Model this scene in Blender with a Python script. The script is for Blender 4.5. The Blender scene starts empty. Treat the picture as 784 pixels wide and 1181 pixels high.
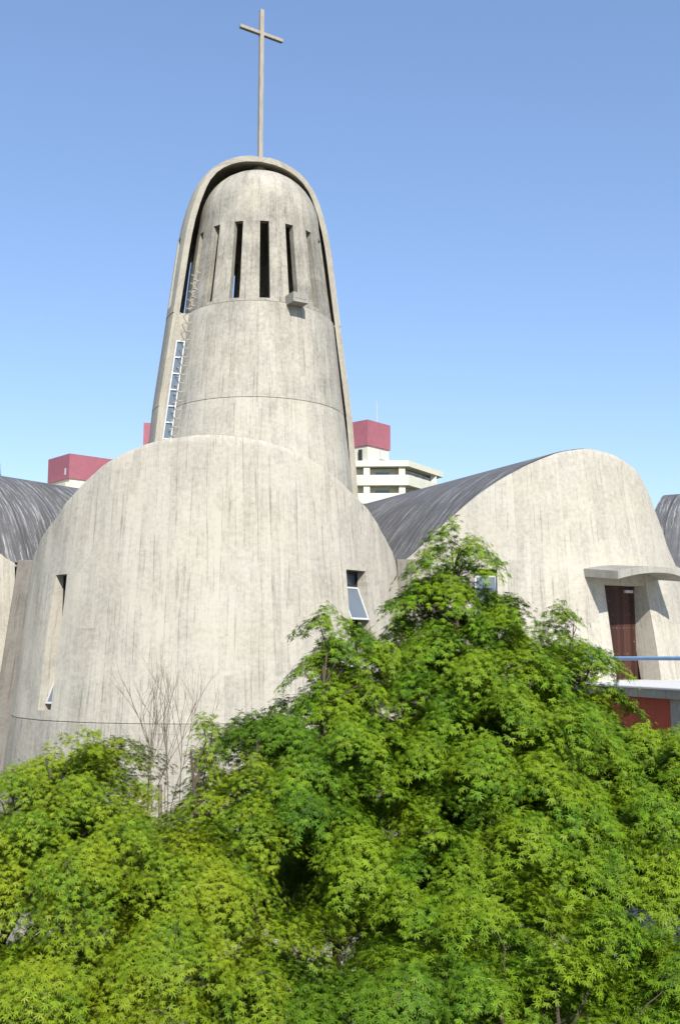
import bpy, bmesh, math, random
import numpy as np
from mathutils import Vector, Matrix, noise
rad = math.radians
sc = bpy.context.scene
col = sc.collection
random.seed(7); rng = np.random.default_rng(11)
GROUND = -7.6            # eye level is z = 0

# ------------------------------------------------------------------ camera
PITCH = math.atan(164.5/1200)
cd = bpy.data.cameras.new('camera'); cam = bpy.data.objects.new('camera', cd); col.objects.link(cam)
cam.location = (0, 0, 0); cam.rotation_euler = (math.pi/2 + PITCH, 0, 0)
cd.sensor_fit = 'VERTICAL'; cd.sensor_height = 36; cd.lens = 36*1200/1181
cd.clip_start = .1; cd.clip_end = 5000
sc.camera = cam

def at(px, py, Y):       # photograph position + distance -> real position (used to survey the crowns)
    t = math.atan((590.5-py)/1200) + PITCH
    Z = Y*math.tan(t)
    return Vector(((px-392)/1200*(Y*math.cos(PITCH)+Z*math.sin(PITCH)), Y, Z))

# ------------------------------------------------------------------ world, sun
SUN_AZ, SUN_EL = 14, 38           # degrees right of straight behind the camera, elevation
w = bpy.data.worlds.new('World'); sc.world = w; w.use_nodes = True
nt = w.node_tree; nt.nodes.clear()
sky = nt.nodes.new('ShaderNodeTexSky'); sky.sky_type = 'NISHITA'; sky.sun_disc = False
sky.sun_elevation = rad(SUN_EL); sky.sun_rotation = rad(180-SUN_AZ)
sky.air_density = 1.25; sky.dust_density = 0.0; sky.ozone_density = 2.6; sky.altitude = 0
tint = nt.nodes.new('ShaderNodeMix'); tint.data_type = 'RGBA'; tint.blend_type = 'MULTIPLY'; tint.inputs[0].default_value = 1; tint.inputs[7].default_value = (.91, 1.02, 1.27, 1); gam = nt.nodes.new('ShaderNodeGamma'); gam.inputs[1].default_value = .75; nt.links.new(sky.outputs[0], gam.inputs[0]); nt.links.new(gam.outputs[0], tint.inputs[6])
bg = nt.nodes.new('ShaderNodeBackground'); bg.inputs[1].default_value = .15
wo = nt.nodes.new('ShaderNodeOutputWorld')
nt.links.new(tint.outputs[2], bg.inputs[0]); nt.links.new(bg.outputs[0], wo.inputs[0])
sl = bpy.data.lights.new('sun', 'SUN'); sl.energy = 4.2; sl.angle = rad(.53); sl.color = (1, .96, .90)
so = bpy.data.objects.new('sun', sl); col.objects.link(so)
sd = Vector((math.sin(rad(SUN_AZ))*math.cos(rad(SUN_EL)), -math.cos(rad(SUN_AZ))*math.cos(rad(SUN_EL)), math.sin(rad(SUN_EL))))
so.rotation_euler = sd.to_track_quat('Z', 'Y').to_euler(); so.location = sd*60
sc.view_settings.view_transform = 'Standard'; sc.view_settings.look = 'None'
sc.view_settings.exposure = .55; sc.view_settings.gamma = 1
sc.render.engine = 'CYCLES'
sc.cycles.max_bounces = 6; sc.cycles.transparent_max_bounces = 8

# ------------------------------------------------------------------ helpers
def tag(o, label=None, cat=None, group=None, kind=None):
    for k, v in (('label', label), ('category', cat), ('group', group), ('kind', kind)):
        if v: o[k] = v
    return o
def empty(name, loc, label, cat, group=None):
    o = bpy.data.objects.new(name, None); col.objects.link(o); o.location = loc
    o.empty_display_size = .3
    return tag(o, label, cat, group)
def link(name, me, m, parent=None, sharp=35, smooth=True):
    o = bpy.data.objects.new(name, me); col.objects.link(o)
    if m: me.materials.append(m)
    if smooth:
        me.polygons.foreach_set('use_smooth', [True]*len(me.polygons))
    if parent:
        o.parent = parent
        M = Matrix.Translation(parent.location)
        p = parent.parent
        while p: M = Matrix.Translation(p.location) @ M; p = p.parent
        o.matrix_parent_inverse = Matrix.Identity(4)
        me.transform(M.inverted())      # shapes are authored in world space; children of things sit at their base
    return o

class MB:
    def __init__(s): s.v = []; s.f = []; s.uv = []
    def quad(s, a, b, c, d, uv=None):
        i = len(s.v); s.v += [tuple(a), tuple(b), tuple(c), tuple(d)]; s.f.append((i, i+1, i+2, i+3))
        s.uv.append(uv or [(0, 0), (1, 0), (1, 1), (0, 1)])
    def hexa(s, P):      # P: 8 corners, bottom 0-3 then top 4-7
        P = [Vector(p) for p in P]
        for q in ((0, 3, 2, 1), (4, 5, 6, 7), (0, 1, 5, 4), (1, 2, 6, 5), (2, 3, 7, 6), (3, 0, 4, 7)):
            a, b, c, d = [P[k] for k in q]
            lu = (b-a).length; lv = (d-a).length
            if q[0] == 0 and q[1] == 3 or q[0] == 4:
                uv = [(p.x, p.y) for p in (a, b, c, d)]
            else:
                u0 = a.x*.7+a.y*.7
                uv = [(u0, a.z), (u0+lu, b.z), (u0+lu, c.z), (u0, d.z)]
            s.quad(a, b, c, d, uv)
    def box(s, c, ax, ay, az, hx, hy, hz):
        c = Vector(c); ax = Vector(ax)*hx; ay = Vector(ay)*hy; az = Vector(az)*hz
        s.hexa([c-ax-ay-az, c+ax-ay-az, c+ax+ay-az, c-ax+ay-az, c-ax-ay+az, c+ax-ay+az, c+ax+ay+az, c-ax+ay+az])
    def abox(s, x0, x1, y0, y1, z0, z1):
        s.box(((x0+x1)/2, (y0+y1)/2, (z0+z1)/2), (1, 0, 0), (0, 1, 0), (0, 0, 1), abs(x1-x0)/2, abs(y1-y0)/2, abs(z1-z0)/2)
    def prism(s, poly, z0, z1):
        n = len(poly)
        for i in range(n):
            a = poly[i]; b = poly[(i+1) % n]
            s.quad((a[0], a[1], z0), (b[0], b[1], z0), (b[0], b[1], z1), (a[0], a[1], z1),
                   [(0, z0), (math.dist(a, b), z0), (math.dist(a, b), z1), (0, z1)])
        i0 = len(s.v); s.v += [(p[0], p[1], z0) for p in poly]; s.f.append(tuple(range(i0+n-1, i0-1, -1))); s.uv.append([(p[0], p[1]) for p in poly][::-1])
        i0 = len(s.v); s.v += [(p[0], p[1], z1) for p in poly]; s.f.append(tuple(range(i0, i0+n))); s.uv.append([(p[0], p[1]) for p in poly])
    def tube(s, pts, rs, n=7, cap=True):
        pts = [Vector(p) for p in pts]; rings = []; L = 0
        up = None
        for i, p in enumerate(pts):
            d = (pts[min(i+1, len(pts)-1)] - pts[max(i-1, 0)]).normalized()
            if up is None: up = d.orthogonal().normalized()
            up = (up - d*up.dot(d)).normalized(); side = d.cross(up)
            i0 = len(s.v)
            for k in range(n):
                a = 2*math.pi*k/n
                s.v.append(tuple(p + (up*math.cos(a)+side*math.sin(a))*rs[i]))
            rings.append(i0)
            if i:
                L2 = L + (p-pts[i-1]).length; j0 = rings[-2]
                for k in range(n):
                    k2 = (k+1) % n
                    s.f.append((j0+k, j0+k2, i0+k2, i0+k)); s.uv.append([(k/n, L), ((k+1)/n, L), ((k+1)/n, L2), (k/n, L2)])
                L = L2
        if cap:
            s.f.append(tuple(rings[0]+k for k in range(n-1, -1, -1))); s.uv.append([(0, 0)]*n)
            s.f.append(tuple(rings[-1]+k for k in range(n))); s.uv.append([(0, 0)]*n)
    def build(s, name, m, parent=None, sharp=35, smooth=True, bevel=0):
        me = bpy.data.meshes.new(name); me.from_pydata(s.v, [], s.f)
        ul = me.uv_layers.new(name='UVMap')
        ul.data.foreach_set('uv', [c for f in s.uv for p in f for c in p])
        o = link(name, me, m, parent, sharp, smooth)
        bm = bmesh.new(); bm.from_mesh(me)
        bmesh.ops.remove_doubles(bm, verts=bm.verts, dist=1e-5)
        bmesh.ops.recalc_face_normals(bm, faces=bm.faces); bm.to_mesh(me); bm.free()
        if smooth: me.set_sharp_from_angle(angle=rad(sharp))
        if bevel:
            b = o.modifiers.new('bevel', 'BEVEL'); b.width = bevel; b.segments = 2; b.limit_method = 'ANGLE'; b.angle_limit = rad(40)
        return o

def shell(name, m, parent, PO, PI, UV, mask, wrap=False, sharp=35):
    """thick curved sheet: outer and inner point grids, open cells get reveals"""
    nu, nv = len(PO), len(PO[0]); s = MB()
    cu = nu if wrap else nu-1
    def on(i, j):
        if j < 0 or j >= nv-1: return False
        if wrap: i %= nu
        elif i < 0 or i >= nu-1: return False
        return mask(i, j)
    for i in range(cu):
        i2 = (i+1) % nu
        for j in range(nv-1):
            if not mask(i, j): continue
            uv = [UV(i, j), UV(i+1, j), UV(i+1, j+1), UV(i, j+1)]
            s.quad(PO[i][j], PO[i2][j], PO[i2][j+1], PO[i][j+1], uv)
            s.quad(PI[i][j], PI[i][j+1], PI[i2][j+1], PI[i2][j], [uv[0], uv[3], uv[2], uv[1]])
            def rim(a, b, qa, qb, ua, ub):
                dv = (ub[1]-ua[1]) != 0
                off = (.5, 0) if dv else (0, .35)
                s.quad(a, b, qb, qa, [ua, ub, (ub[0]+off[0], ub[1]+off[1]), (ua[0]+off[0], ua[1]+off[1])])
            if not on(i-1, j): rim(PO[i][j], PO[i][j+1], PI[i][j], PI[i][j+1], uv[0], uv[3])
            if not on(i+1, j): rim(PO[i2][j], PO[i2][j+1], PI[i2][j], PI[i2][j+1], uv[1], uv[2])
            if not on(i, j-1): rim(PO[i][j], PO[i2][j], PI[i][j], PI[i2][j], uv[0], uv[1])
            if not on(i, j+1): rim(PO[i][j+1], PO[i2][j+1], PI[i][j+1], PI[i2][j+1], uv[3], uv[2])
    return s.build(name, m, parent, sharp)

def interp(t, x):
    xs = [q[0] for q in t]; ys = [q[1] for q in t]
    return float(np.interp(x, xs, ys))
def smooth_table(pts, lo, hi, n=140, k=4):
    xs = np.linspace(lo, hi, n); ys = np.interp(xs, [p[0] for p in pts], [p[1] for p in pts])
    for _ in range(k):
        y2 = ys.copy(); y2[1:-1] = (ys[:-2]+2*ys[1:-1]+ys[2:])/4; ys = y2
    return list(zip(xs, ys))

# ------------------------------------------------------------------ materials
class NM:
    def __init__(s, name):
        s.m = bpy.data.materials.new(name); s.m.use_nodes = True; s.t = s.m.node_tree; s.t.nodes.clear()
        s.o = s.n('ShaderNodeOutputMaterial')
    def n(s, ty, **k):
        q = s.t.nodes.new(ty)
        for a, b in k.items(): setattr(q, a, b)
        return q
    def l(s, a, b): s.t.links.new(a, b)
    def val(s, sock, v):
        if hasattr(v, 'is_output'): s.l(v, sock)
        else: sock.default_value = v
    def math(s, op, a, b=0., c=0., clamp=False):
        q = s.n('ShaderNodeMath', operation=op, use_clamp=clamp)
        s.val(q.inputs[0], a); s.val(q.inputs[1], b)
        if len(q.inputs) > 2: s.val(q.inputs[2], c)
        return q.outputs[0]
    def mix(s, f, a, b, mode='MIX'):
        q = s.n('ShaderNodeMix', data_type='RGBA', blend_type=mode)
        s.val(q.inputs[0], f)
        for k, v in ((6, a), (7, b)):
            if hasattr(v, 'is_output'): s.l(v, q.inputs[k])
            else: q.inputs[k].default_value = (*v, 1) if len(v) == 3 else v
        return q.outputs[2]
    def mapping(s, vec, scale, loc=(0, 0, 0)):
        q = s.n('ShaderNodeMapping'); s.l(vec, q.inputs[0]); q.inputs[1].default_value = loc; q.inputs[3].default_value = scale
        return q.outputs[0]
    def noise(s, vec, scale, detail=4, rough=.6, dist=0.):
        q = s.n('ShaderNodeTexNoise'); s.l(vec, q.inputs['Vector']); q.inputs['Scale'].default_value = scale
        q.inputs['Detail'].default_value = detail; q.inputs['Roughness'].default_value = rough; q.inputs['Distortion'].default_value = dist
        return q.outputs[0]
    def rng(s, v, a, b, c=0., d=1.):
        q = s.n('ShaderNodeMapRange'); s.l(v, q.inputs[0])
        for k, x in enumerate((a, b, c, d)): q.inputs[k+1].default_value = x
        return q.outputs[0]
    def bsdf(s, color, rough=.8, bump=None, bstr=.3, bdist=.01, metallic=0., spec=.3):
        b = s.n('ShaderNodeBsdfPrincipled')
        if hasattr(color, 'is_output'): s.l(color, b.inputs['Base Color'])
        else: b.inputs['Base Color'].default_value = (*color, 1)
        s.val(b.inputs['Roughness'], rough); b.inputs['Metallic'].default_value = metallic
        b.inputs['Specular IOR Level'].default_value = spec
        if bump is not None:
            u = s.n('ShaderNodeBump'); u.inputs['Strength'].default_value = bstr; u.inputs['Distance'].default_value = bdist
            s.l(bump, u.inputs['Height']); s.l(u.outputs[0], b.inputs['Normal'])
        s.l(b.outputs[0], s.o.inputs[0]); return b

def concrete(name, light=(.49, .452, .372), dark=(.18, .168, .142), streak=.72, blotch=.5, joint=None, board=.17, stain=None):
    q = NM(name)
    uv = q.n('ShaderNodeUVMap', uv_map='UVMap').outputs[0]
    sep = q.n('ShaderNodeSeparateXYZ'); q.l(uv, sep.inputs[0]); U, V = sep.outputs[0], sep.outputs[1]
    # boards: column id, staggered lengths
    wob = q.noise(q.mapping(uv, (2.5, .12, 1)), 1, 2)
    u2 = q.math('ADD', q.math('DIVIDE', U, board), q.math('MULTIPLY', wob, 2.2))
    bi = q.math('FLOOR', u2); bf = q.math('FRACT', u2)
    wn = q.n('ShaderNodeTexWhiteNoise', noise_dimensions='1D'); q.l(bi, wn.inputs['W'])
    seg = q.math('FLOOR', q.math('ADD', q.math('DIVIDE', V, 1.9), q.math('MULTIPLY', wn.outputs[0], 7)))
    wn2 = q.n('ShaderNodeTexWhiteNoise', noise_dimensions='2D')
    cb = q.n('ShaderNodeCombineXYZ'); q.l(bi, cb.inputs[0]); q.l(seg, cb.inputs[1]); q.l(cb.outputs[0], wn2.inputs['Vector'])
    boardv = wn2.outputs[0]
    # thin seams between boards, only here and there
    seam = q.math('LESS_THAN', bf, .11)
    seam_on = q.rng(q.noise(q.mapping(uv, (5.0, .8, 1), (3, 9, 0)), 1, 4), .50, .60)
    seam = q.math('MULTIPLY', seam, seam_on)
    streaks = q.rng(q.noise(q.mapping(uv, (15, .45, 1)), 1, 6, .75), .53, .65)
    streak_zone = q.rng(q.noise(q.mapping(uv, (.5, .42, 1), (7, 1, 0)), 1, 3), .38, .66)
    streaks = q.math('MULTIPLY', streaks, streak_zone)
    fine = q.noise(q.mapping(uv, (30, 2.2, 1)), 1, 4, .7)
    bl = q.rng(q.noise(uv, 1.1, 8, .68, .3), .36, .70)
    grit = q.noise(uv, 55, 3, .7)
    mott = q.rng(q.noise(uv, 9, 5, .7), .35, .68)
    vor = q.n('ShaderNodeTexVoronoi'); q.l(uv, vor.inputs['Vector']); vor.inputs['Scale'].default_value = 5.5
    pit = q.math('MULTIPLY', q.math('LESS_THAN', vor.outputs['Distance'], .075), q.rng(q.noise(uv, 2.3, 2), .45, .55))
    hz = q.rng(q.noise(q.mapping(uv, (.55, 6.5, 1), (0, 5, 0)), 1, 5, .7), .60, .76)
    hz = q.math('MULTIPLY', hz, q.rng(q.noise(uv, .8, 3), .46, .6))
    f = q.math('MULTIPLY', streaks, streak)
    f = q.math('ADD', f, q.math('MULTIPLY', bl, blotch*.55))
    f = q.math('ADD', f, q.math('MULTIPLY', seam, .38))
    f = q.math('ADD', f, q.math('MULTIPLY', hz, .45))
    f = q.math('ADD', f, q.math('MULTIPLY', q.math('SUBTRACT', boardv, .5), .22))
    f = q.math('ADD', f, q.math('MULTIPLY', q.math('SUBTRACT', fine, .5), .55))
    f = q.math('ADD', f, q.math('MULTIPLY', q.math('SUBTRACT', mott, .5), .36))
    f = q.math('ADD', f, q.math('MULTIPLY', q.math('SUBTRACT', grit, .5), .9))
    f = q.math('ADD', f, q.math('MULTIPLY', pit, .45))
    big = q.rng(q.noise(q.mapping(uv, (.45, .3, 1), (2, 8, 0)), 1, 5, .6), .42, .66)
    f = q.math('ADD', f, q.math('MULTIPLY', big, .16))
    if joint is not None:            # lower lift is a greyer, smoother pour
        low = q.math('LESS_THAN', V, joint)
        f = q.math('ADD', f, q.math('MULTIPLY', low, .20))
    if stain is not None:            # (v0, v1, amount): grime that gathers on one lift
        z = q.math('MULTIPLY', q.rng(V, stain[0], stain[1]), q.rng(q.noise(q.mapping(uv, (1.6, .8, 1), (5, 5, 0)), 1, 6, .7), .25, .65))
        f = q.math('ADD', f, q.math('MULTIPLY', z, stain[2]))
    f = q.math('ADD', f, 0, clamp=True)
    c = q.mix(f, light, dark)
    warm = q.rng(q.noise(uv, .6, 3), .35, .7)
    c = q.mix(q.math('MULTIPLY', warm, .4), c, (1, .95, .86), 'MULTIPLY')
    h = q.math('ADD', q.math('MULTIPLY', boardv, .35), q.math('MULTIPLY', grit, .5))
    h = q.math('SUBTRACT', h, q.math('MULTIPLY', seam, .8)); h = q.math('SUBTRACT', h, pit)
    h = q.math('ADD', h, q.math('MULTIPLY', fine, .4))
    q.bsdf(c, .92, h, .55, .012, spec=.15)
    return q.m

M = {}
M['apse'] = concrete('board_marked_concrete', joint=-1.44)
M['tower_low'] = concrete('tower_concrete', light=(.50, .462, .378), dark=(.16, .15, .13), streak=.6, blotch=.6, board=.19, stain=(7.6, 7.62, .20))
M['tower_top'] = concrete('bell_stage_concrete', light=(.465, .43, .35), dark=(.135, .126, .108), streak=.6, blotch=.9, board=.19, stain=(14.2, 13.6, .32))
M['hood'] = concrete('hood_concrete', light=(.43, .395, .318), dark=(.15, .14, .12), streak=.6, blotch=.7, board=.19)
M['trim'] = concrete('cast_concrete', light=(.36, .34, .29), dark=(.17, .16, .14), streak=.5, blotch=.7)
M['gutter'] = concrete('stained_concrete', light=(.23, .21, .18), dark=(.11, .10, .085), streak=.9, blotch=.9)
M['terrace'] = concrete('pale_terrace', light=(.62, .61, .58), dark=(.6, .58, .54), streak=.1, blotch=.3)

def roofmat():
    q = NM('weathered_roof')
    uv = q.n('ShaderNodeUVMap', uv_map='UVMap').outputs[0]
    s1 = q.rng(q.noise(q.mapping(uv, (9, .25, 1)), 1, 7, .8, .3), .42, .60)
    s2 = q.rng(q.noise(q.mapping(uv, (1.3, .35, 1), (4, 2, 0)), 1, 5, .7), .35, .68)
    white = q.math('MULTIPLY', q.rng(q.noise(q.mapping(uv, (12, .45, 1), (9, 3, 0)), 1, 7, .85, .4), .52, .62), q.rng(q.noise(uv, .55, 3), .34, .52))
    sep = q.n('ShaderNodeSeparateXYZ'); q.l(uv, sep.inputs[0])
    seam = q.math('LESS_THAN', q.math('FRACT', q.math('DIVIDE', sep.outputs[0], 1.35)), .03)
    c = q.mix(s1, (.064, .060, .056), (.18, .17, .155)); c = q.mix(s2, c, (.12, .118, .12))
    c = q.mix(q.math('MULTIPLY', white, .9), c, (.52, .51, .49)); c = q.mix(q.math('MULTIPLY', seam, .7), c, (.04, .04, .042))
    g = q.noise(uv, 30, 4, .7); c = q.mix(q.rng(g, .3, .7, 0, .3), c, (.08, .078, .075))
    q.bsdf(c, .75, g, .4, .01, spec=.3); return q.m
M['roof'] = roofmat()

def simple(name, c, rough=.6, metallic=0., var=.25, scale=6, spec=.4, stretch=(1, 1, 1)):
    q = NM(name); tc = q.n('ShaderNodeTexCoord').outputs['Object']
    n = q.rng(q.noise(q.mapping(tc, stretch), scale, 5, .7), .3, .7, 1-var, 1+var*.4)
    v = q.n('ShaderNodeCombineXYZ')
    for k in range(3): q.l(n, v.inputs[k])
    cc = q.mix(1, c, v.outputs[0], 'MULTIPLY')
    q.bsdf(cc, rough, q.noise(tc, scale*6, 3), .15, .004, metallic, spec); return q.m
M['white_metal'] = simple('white_painted_metal', (.55, .55, .53), .45, var=.15)
M['steel'] = simple('galvanised_steel', (.55, .55, .54), .45, .3, .25)
M['dark_frame'] = simple('dark_frame', (.03, .03, .033), .5)
M['rail'] = simple('blue_rail_paint', (.20, .38, .62), .35, var=.15)
M['redwall'] = simple('oxide_red_paint', (.34, .035, .012), .6, var=.3, stretch=(1, 1, .3))
M['redtank'] = simple('dull_red_cladding', (.36, .12, .145), .7, var=.15, scale=1)
M['cream'] = simple('cream_render', (.66, .63, .50), .8, var=.12, scale=.6)
M['void'] = simple('dark_interior', (.012, .012, .013), .9)
M['bark'] = simple('maple_bark', (.10, .075, .05), .9, var=.5, scale=12, stretch=(3, 3, .6))
M['twig'] = simple('dry_twig', (.20, .16, .12), .9, var=.3)
M['bronze'] = simple('cross_metal', (.40, .35, .27), .55, .15, .3, stretch=(2, 2, .3))
def glassmat():
    q = NM('window_glass'); b = q.bsdf((.13, .16, .19), .12, spec=.8); return q.m
M['glass'] = glassmat()
def doormat():
    q = NM('plank_door_wood'); uv = q.n('ShaderNodeUVMap', uv_map='UVMap').outputs[0]
    sep = q.n('ShaderNodeSeparateXYZ'); q.l(uv, sep.inputs[0])
    p = q.math('DIVIDE', sep.outputs[0], .115); pi = q.math('FLOOR', p); pf = q.math('FRACT', p)
    wn = q.n('ShaderNodeTexWhiteNoise', noise_dimensions='1D'); q.l(pi, wn.inputs['W'])
    gr = q.rng(q.noise(q.mapping(uv, (40, 1.2, 1)), 1, 5, .7), .3, .7)
    c = q.mix(wn.outputs[0], (.035, .013, .009), (.095, .040, .026)); c = q.mix(q.math('MULTIPLY', gr, .6), c, (.05, .02, .014))
    line = q.math('LESS_THAN', pf, .08); c = q.mix(line, c, (.012, .006, .005))
    vor = q.n('ShaderNodeTexVoronoi', feature='F1'); q.l(q.mapping(uv, (8.7, 3.0, 1)), vor.inputs['Vector']); vor.inputs['Scale'].default_value = 1; vor.inputs['Randomness'].default_value = .1
    stud = q.math('LESS_THAN', vor.outputs['Distance'], .055); c = q.mix(stud, c, (.35, .33, .3))
    q.bsdf(c, .5, q.math('SUBTRACT', gr, line), .4, .01); return q.m
M['door'] = doormat()
def groundmat():
    q = NM('garden_soil'); tc = q.n('ShaderNodeTexCoord').outputs['Object']
    a = q.rng(q.noise(tc, .35, 6, .65), .4, .6); b = q.noise(tc, 9, 6, .7)
    c = q.mix(a, (.05, .07, .025), (.10, .085, .055)); c = q.mix(q.rng(b, .3, .7), c, (.03, .035, .018))
    q.bsdf(c, .95, b, .8, .05); return q.m
M['ground'] = groundmat()
def leafmat(name, c1, c2, c3, tip=(.21, .28, .02), tipa=.04, trans=.13):
    q = NM(name); g = q.n('ShaderNodeNewGeometry'); r = g.outputs['Random Per Island']
    tc = q.n('ShaderNodeTexCoord').outputs['Object']
    big = q.rng(q.noise(tc, 1.7, 3, .6), .36, .62)
    c = q.mix(r, c1, c2); c = q.mix(q.math('MULTIPLY', big, .65), c, c3)
    c = q.mix(q.math('GREATER_THAN', r, 1-tipa), c, tip)
    b = q.n('ShaderNodeBsdfPrincipled'); q.l(c, b.inputs['Base Color']); b.inputs['Roughness'].default_value = .6; b.inputs['Specular IOR Level'].default_value = .2
    t = q.n('ShaderNodeBsdfTranslucent'); q.l(q.mix(1, c, (1.25, 1.2, .45), 'MULTIPLY'), t.inputs[0])
    mx = q.n('ShaderNodeMixShader'); mx.inputs[0].default_value = trans
    q.l(b.outputs[0], mx.inputs[1]); q.l(t.outputs[0], mx.inputs[2]); q.l(mx.outputs[0], q.o.inputs[0]); return q.m
M['leaf'] = leafmat('maple_leaf', (.028, .080, .006), (.165, .305, .011), (.225, .305, .010))
M['leaf_yellow'] = leafmat('maple_leaf_yellow', (.042, .105, .006), (.205, .32, .010), (.275, .315, .010), (.25, .30, .02), .07)
M['leaf_shaded'] = leafmat('maple_leaf_shaded', (.026, .074, .006), (.125, .24, .010), (.13, .22, .010), tipa=.03)  # darker copy of the maple leaf: shade on these crowns put into the colour
M['leaf_far'] = leafmat('far_leaf', (.03, .06, .02), (.05, .09, .03), (.03, .07, .03))

# ------------------------------------------------------------------ ground
s = MB(); s.quad((-1500, -60, GROUND), (1500, -60, GROUND), (1500, 2600, GROUND), (-1500, 2600, GROUND))
tag(s.build('ground', M['ground'], smooth=False), 'dark planted ground below the church walls', kind='structure')

# ------------------------------------------------------------------ the church
church = empty('church', (-2.7, 33, GROUND), 'board-marked concrete church with rounded lobes and a bullet-shaped bell tower', 'church')
ZF = 2.0
JOINT = -1.44
def d2(a): return Vector((math.sin(rad(a)), -math.cos(rad(a)), 0))

def lobe(C, R0, b, axis, table, a0, a1, holes, L=12, ZF=2.0, roof=True):
    C = Vector((C[0], C[1], 0)); T = smooth_table(table, a0, a1)
    cols = set(np.round(np.arange(a0, a1+.01, 1.6), 3)) | {a0, a1}
    for h in holes:
        for k in (0, 1):
            cols = {c for c in cols if abs(c-h[k]) > .5}; cols.add(h[k])
    cols = sorted(cols)
    zs = {GROUND-.3, -6, -4.5, -3, -2, JOINT-.018, JOINT-.006, JOINT+.006, JOINT+.018, -.8, 0, .6, 1.2, ZF}
    for h in holes:
        for k in (2, 3):
            zs = {z for z in zs if abs(z-h[k]) > .006}; zs.add(h[k])
    zs = sorted(zs)
    ss = [.12, .3, .45, .6, .72, .82, .9, .955, .982, 1.0]
    nfix = len(zs)
    PO, PI, VV = [], [], []
    for a in cols:
        h = max(interp(T, a), ZF+.06); po, pi, vv = [], [], []
        for j, z in enumerate(zs + [ZF+(h-ZF)*q for q in ss]):
            R = R0 - b*z
            if abs(z-JOINT) < .01 and j < nfix: R -= .022
            elif z < JOINT-.01: R -= .01
            k = j-nfix
            if k == 8: R -= .012
            if k == 9: R -= .06
            wv = .012*math.sin(a*.37+z*1.3)+.008*math.sin(a*.91-z*2.2)
            po.append(C+d2(a)*(R+wv)+Vector((0, 0, z))); pi.append(C+d2(a)*(R-.62)+Vector((0, 0, z))); vv.append(z)
        PO.append(po); PI.append(pi); VV.append(vv)
    rows = zs
    def mask(i, j):
        if j >= nfix-1: return True
        am = (cols[i]+cols[i+1])/2; zm = (rows[j]+rows[j+1])/2
        return not any(h[0] < am < h[1] and h[2] < zm < h[3] for h in holes)
    off = C.x*1.7
    wall = shell('apse_wall', M['apse'], church, PO, PI, lambda i, j: (rad(cols[i])*R0+off, VV[i][j]), mask)
    if roof:
        back = -d2(axis); s = MB(); n = 9
        top = [(PO[i][-1]-d2(cols[i])*.10+Vector((0, 0, .025))) for i in range(len(cols)) if abs(cols[i]-axis) < 88]
        arc = [0]
        for i in range(1, len(top)): arc.append(arc[-1]+(top[i]-top[i-1]).length)
        front = max((p-C).dot(-back) for p in top)
        for i in range(len(top)-1):
            la = (front-(top[i]-C).dot(-back)); lb = (front-(top[i+1]-C).dot(-back))
            for k in range(n):
                p = []; u = []
                for (ii, kk, ll) in ((i, k, la), (i+1, k, lb), (i+1, k+1, lb), (i, k+1, la)):
                    q = kk/n*(L-ll); p.append(top[ii]+back*q); u.append((ll+q+off, arc[ii]))
                s.quad(*p, u)
                s.quad(*[v-Vector((0, 0, .12)) for v in p[::-1]], u[::-1])
        s.build('vault_roof', M['roof'], church, 50)
    return C, R0, b

tabA = [(-95, 2.06), (-80, 2.06), (-72, 2.3), (-62, 2.7), (-53.2, 3.02), (-47, 3.38), (-41, 3.68), (-35.8, 4.0), (-29.3, 4.28), (-23.4, 4.48), (-16.4, 4.65), (-9.8, 4.75), (-2.2, 4.83), (5.2, 4.87),
        (12.6, 4.83), (20.3, 4.75), (27, 4.63), (34, 4.48), (41.6, 4.22), (50.3, 3.83), (57.6, 3.52), (63.3, 3.22), (70.2, 2.88), (80, 2.45), (90, 2.1), (105, 2.06)]
A = lobe((-3.17, 27.0), 4.84, .10, 3, tabA, -86, 101,
         [(45.4, 54.2, -.9, 1.93), (-45.5, -39.6, -1.22, 1.80)], L=7.5)
tabB = [(-50, 2.06), (-34, 2.1), (-28.5, 2.5), (-21.5, 3.0), (-13.5, 3.52), (-5.9, 3.9), (1.9, 4.2), (11.7, 4.5), (20, 4.61), (24, 4.62), (32.5, 4.54),
        (42.4, 4.26), (46.5, 3.85), (50.3, 3.2), (52.8, 2.65), (55.5, 2.25), (58, 2.06), (110, 2.06)]
KB = 1.15                  # the side lobes stand a little further back than the middle one
tabB = [(a, h*KB) for a, h in tabB]
B = lobe((4.05*KB, 27.0*KB), 4.9*KB, .15, 27, tabB, -34.5, 92,
         [(21.3, 36.3, -.58*KB, 1.52*KB), (-14.5, -8.3, .3*KB, 1.83*KB)], L=13, ZF=2.3)
tabC = [(8-a, h) for a, h in tabB][::-1]
Cl = lobe((-10.65*KB, 27.2*KB), 4.9*KB, .13, -36, tabC, -95, 43.5, [(-2, 4, -.5, 2.0)], L=13, ZF=2.3)
tabD = [(a+38, h) for a, h in tabB]
Dl = lobe((12.9*KB, 28.6*KB), 4.9*KB, .13, 62, tabD, -25, 120, [], L=9, ZF=2.3)

# rain-stained corner piers where the lobes meet
for (x0, x1, y, ln) in ((-8.30, -7.72, 26.6, -.10), (1.45, 2.05, 26.4, .03)):
    s = MB(); zt = 2.42; d0 = (GROUND-zt)*-ln
    s.hexa([(x0+d0, y-.3, GROUND), (x1+d0, y-.3, GROUND), (x1+d0, y+2.6, GROUND), (x0+d0, y+2.6, GROUND),
            (x0, y+.15, zt), (x1, y+.15, zt), (x1, y+2.6, zt), (x0, y+2.6, zt)])
    s.build('corner_pier', M['gutter'], church, bevel=.03)
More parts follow.
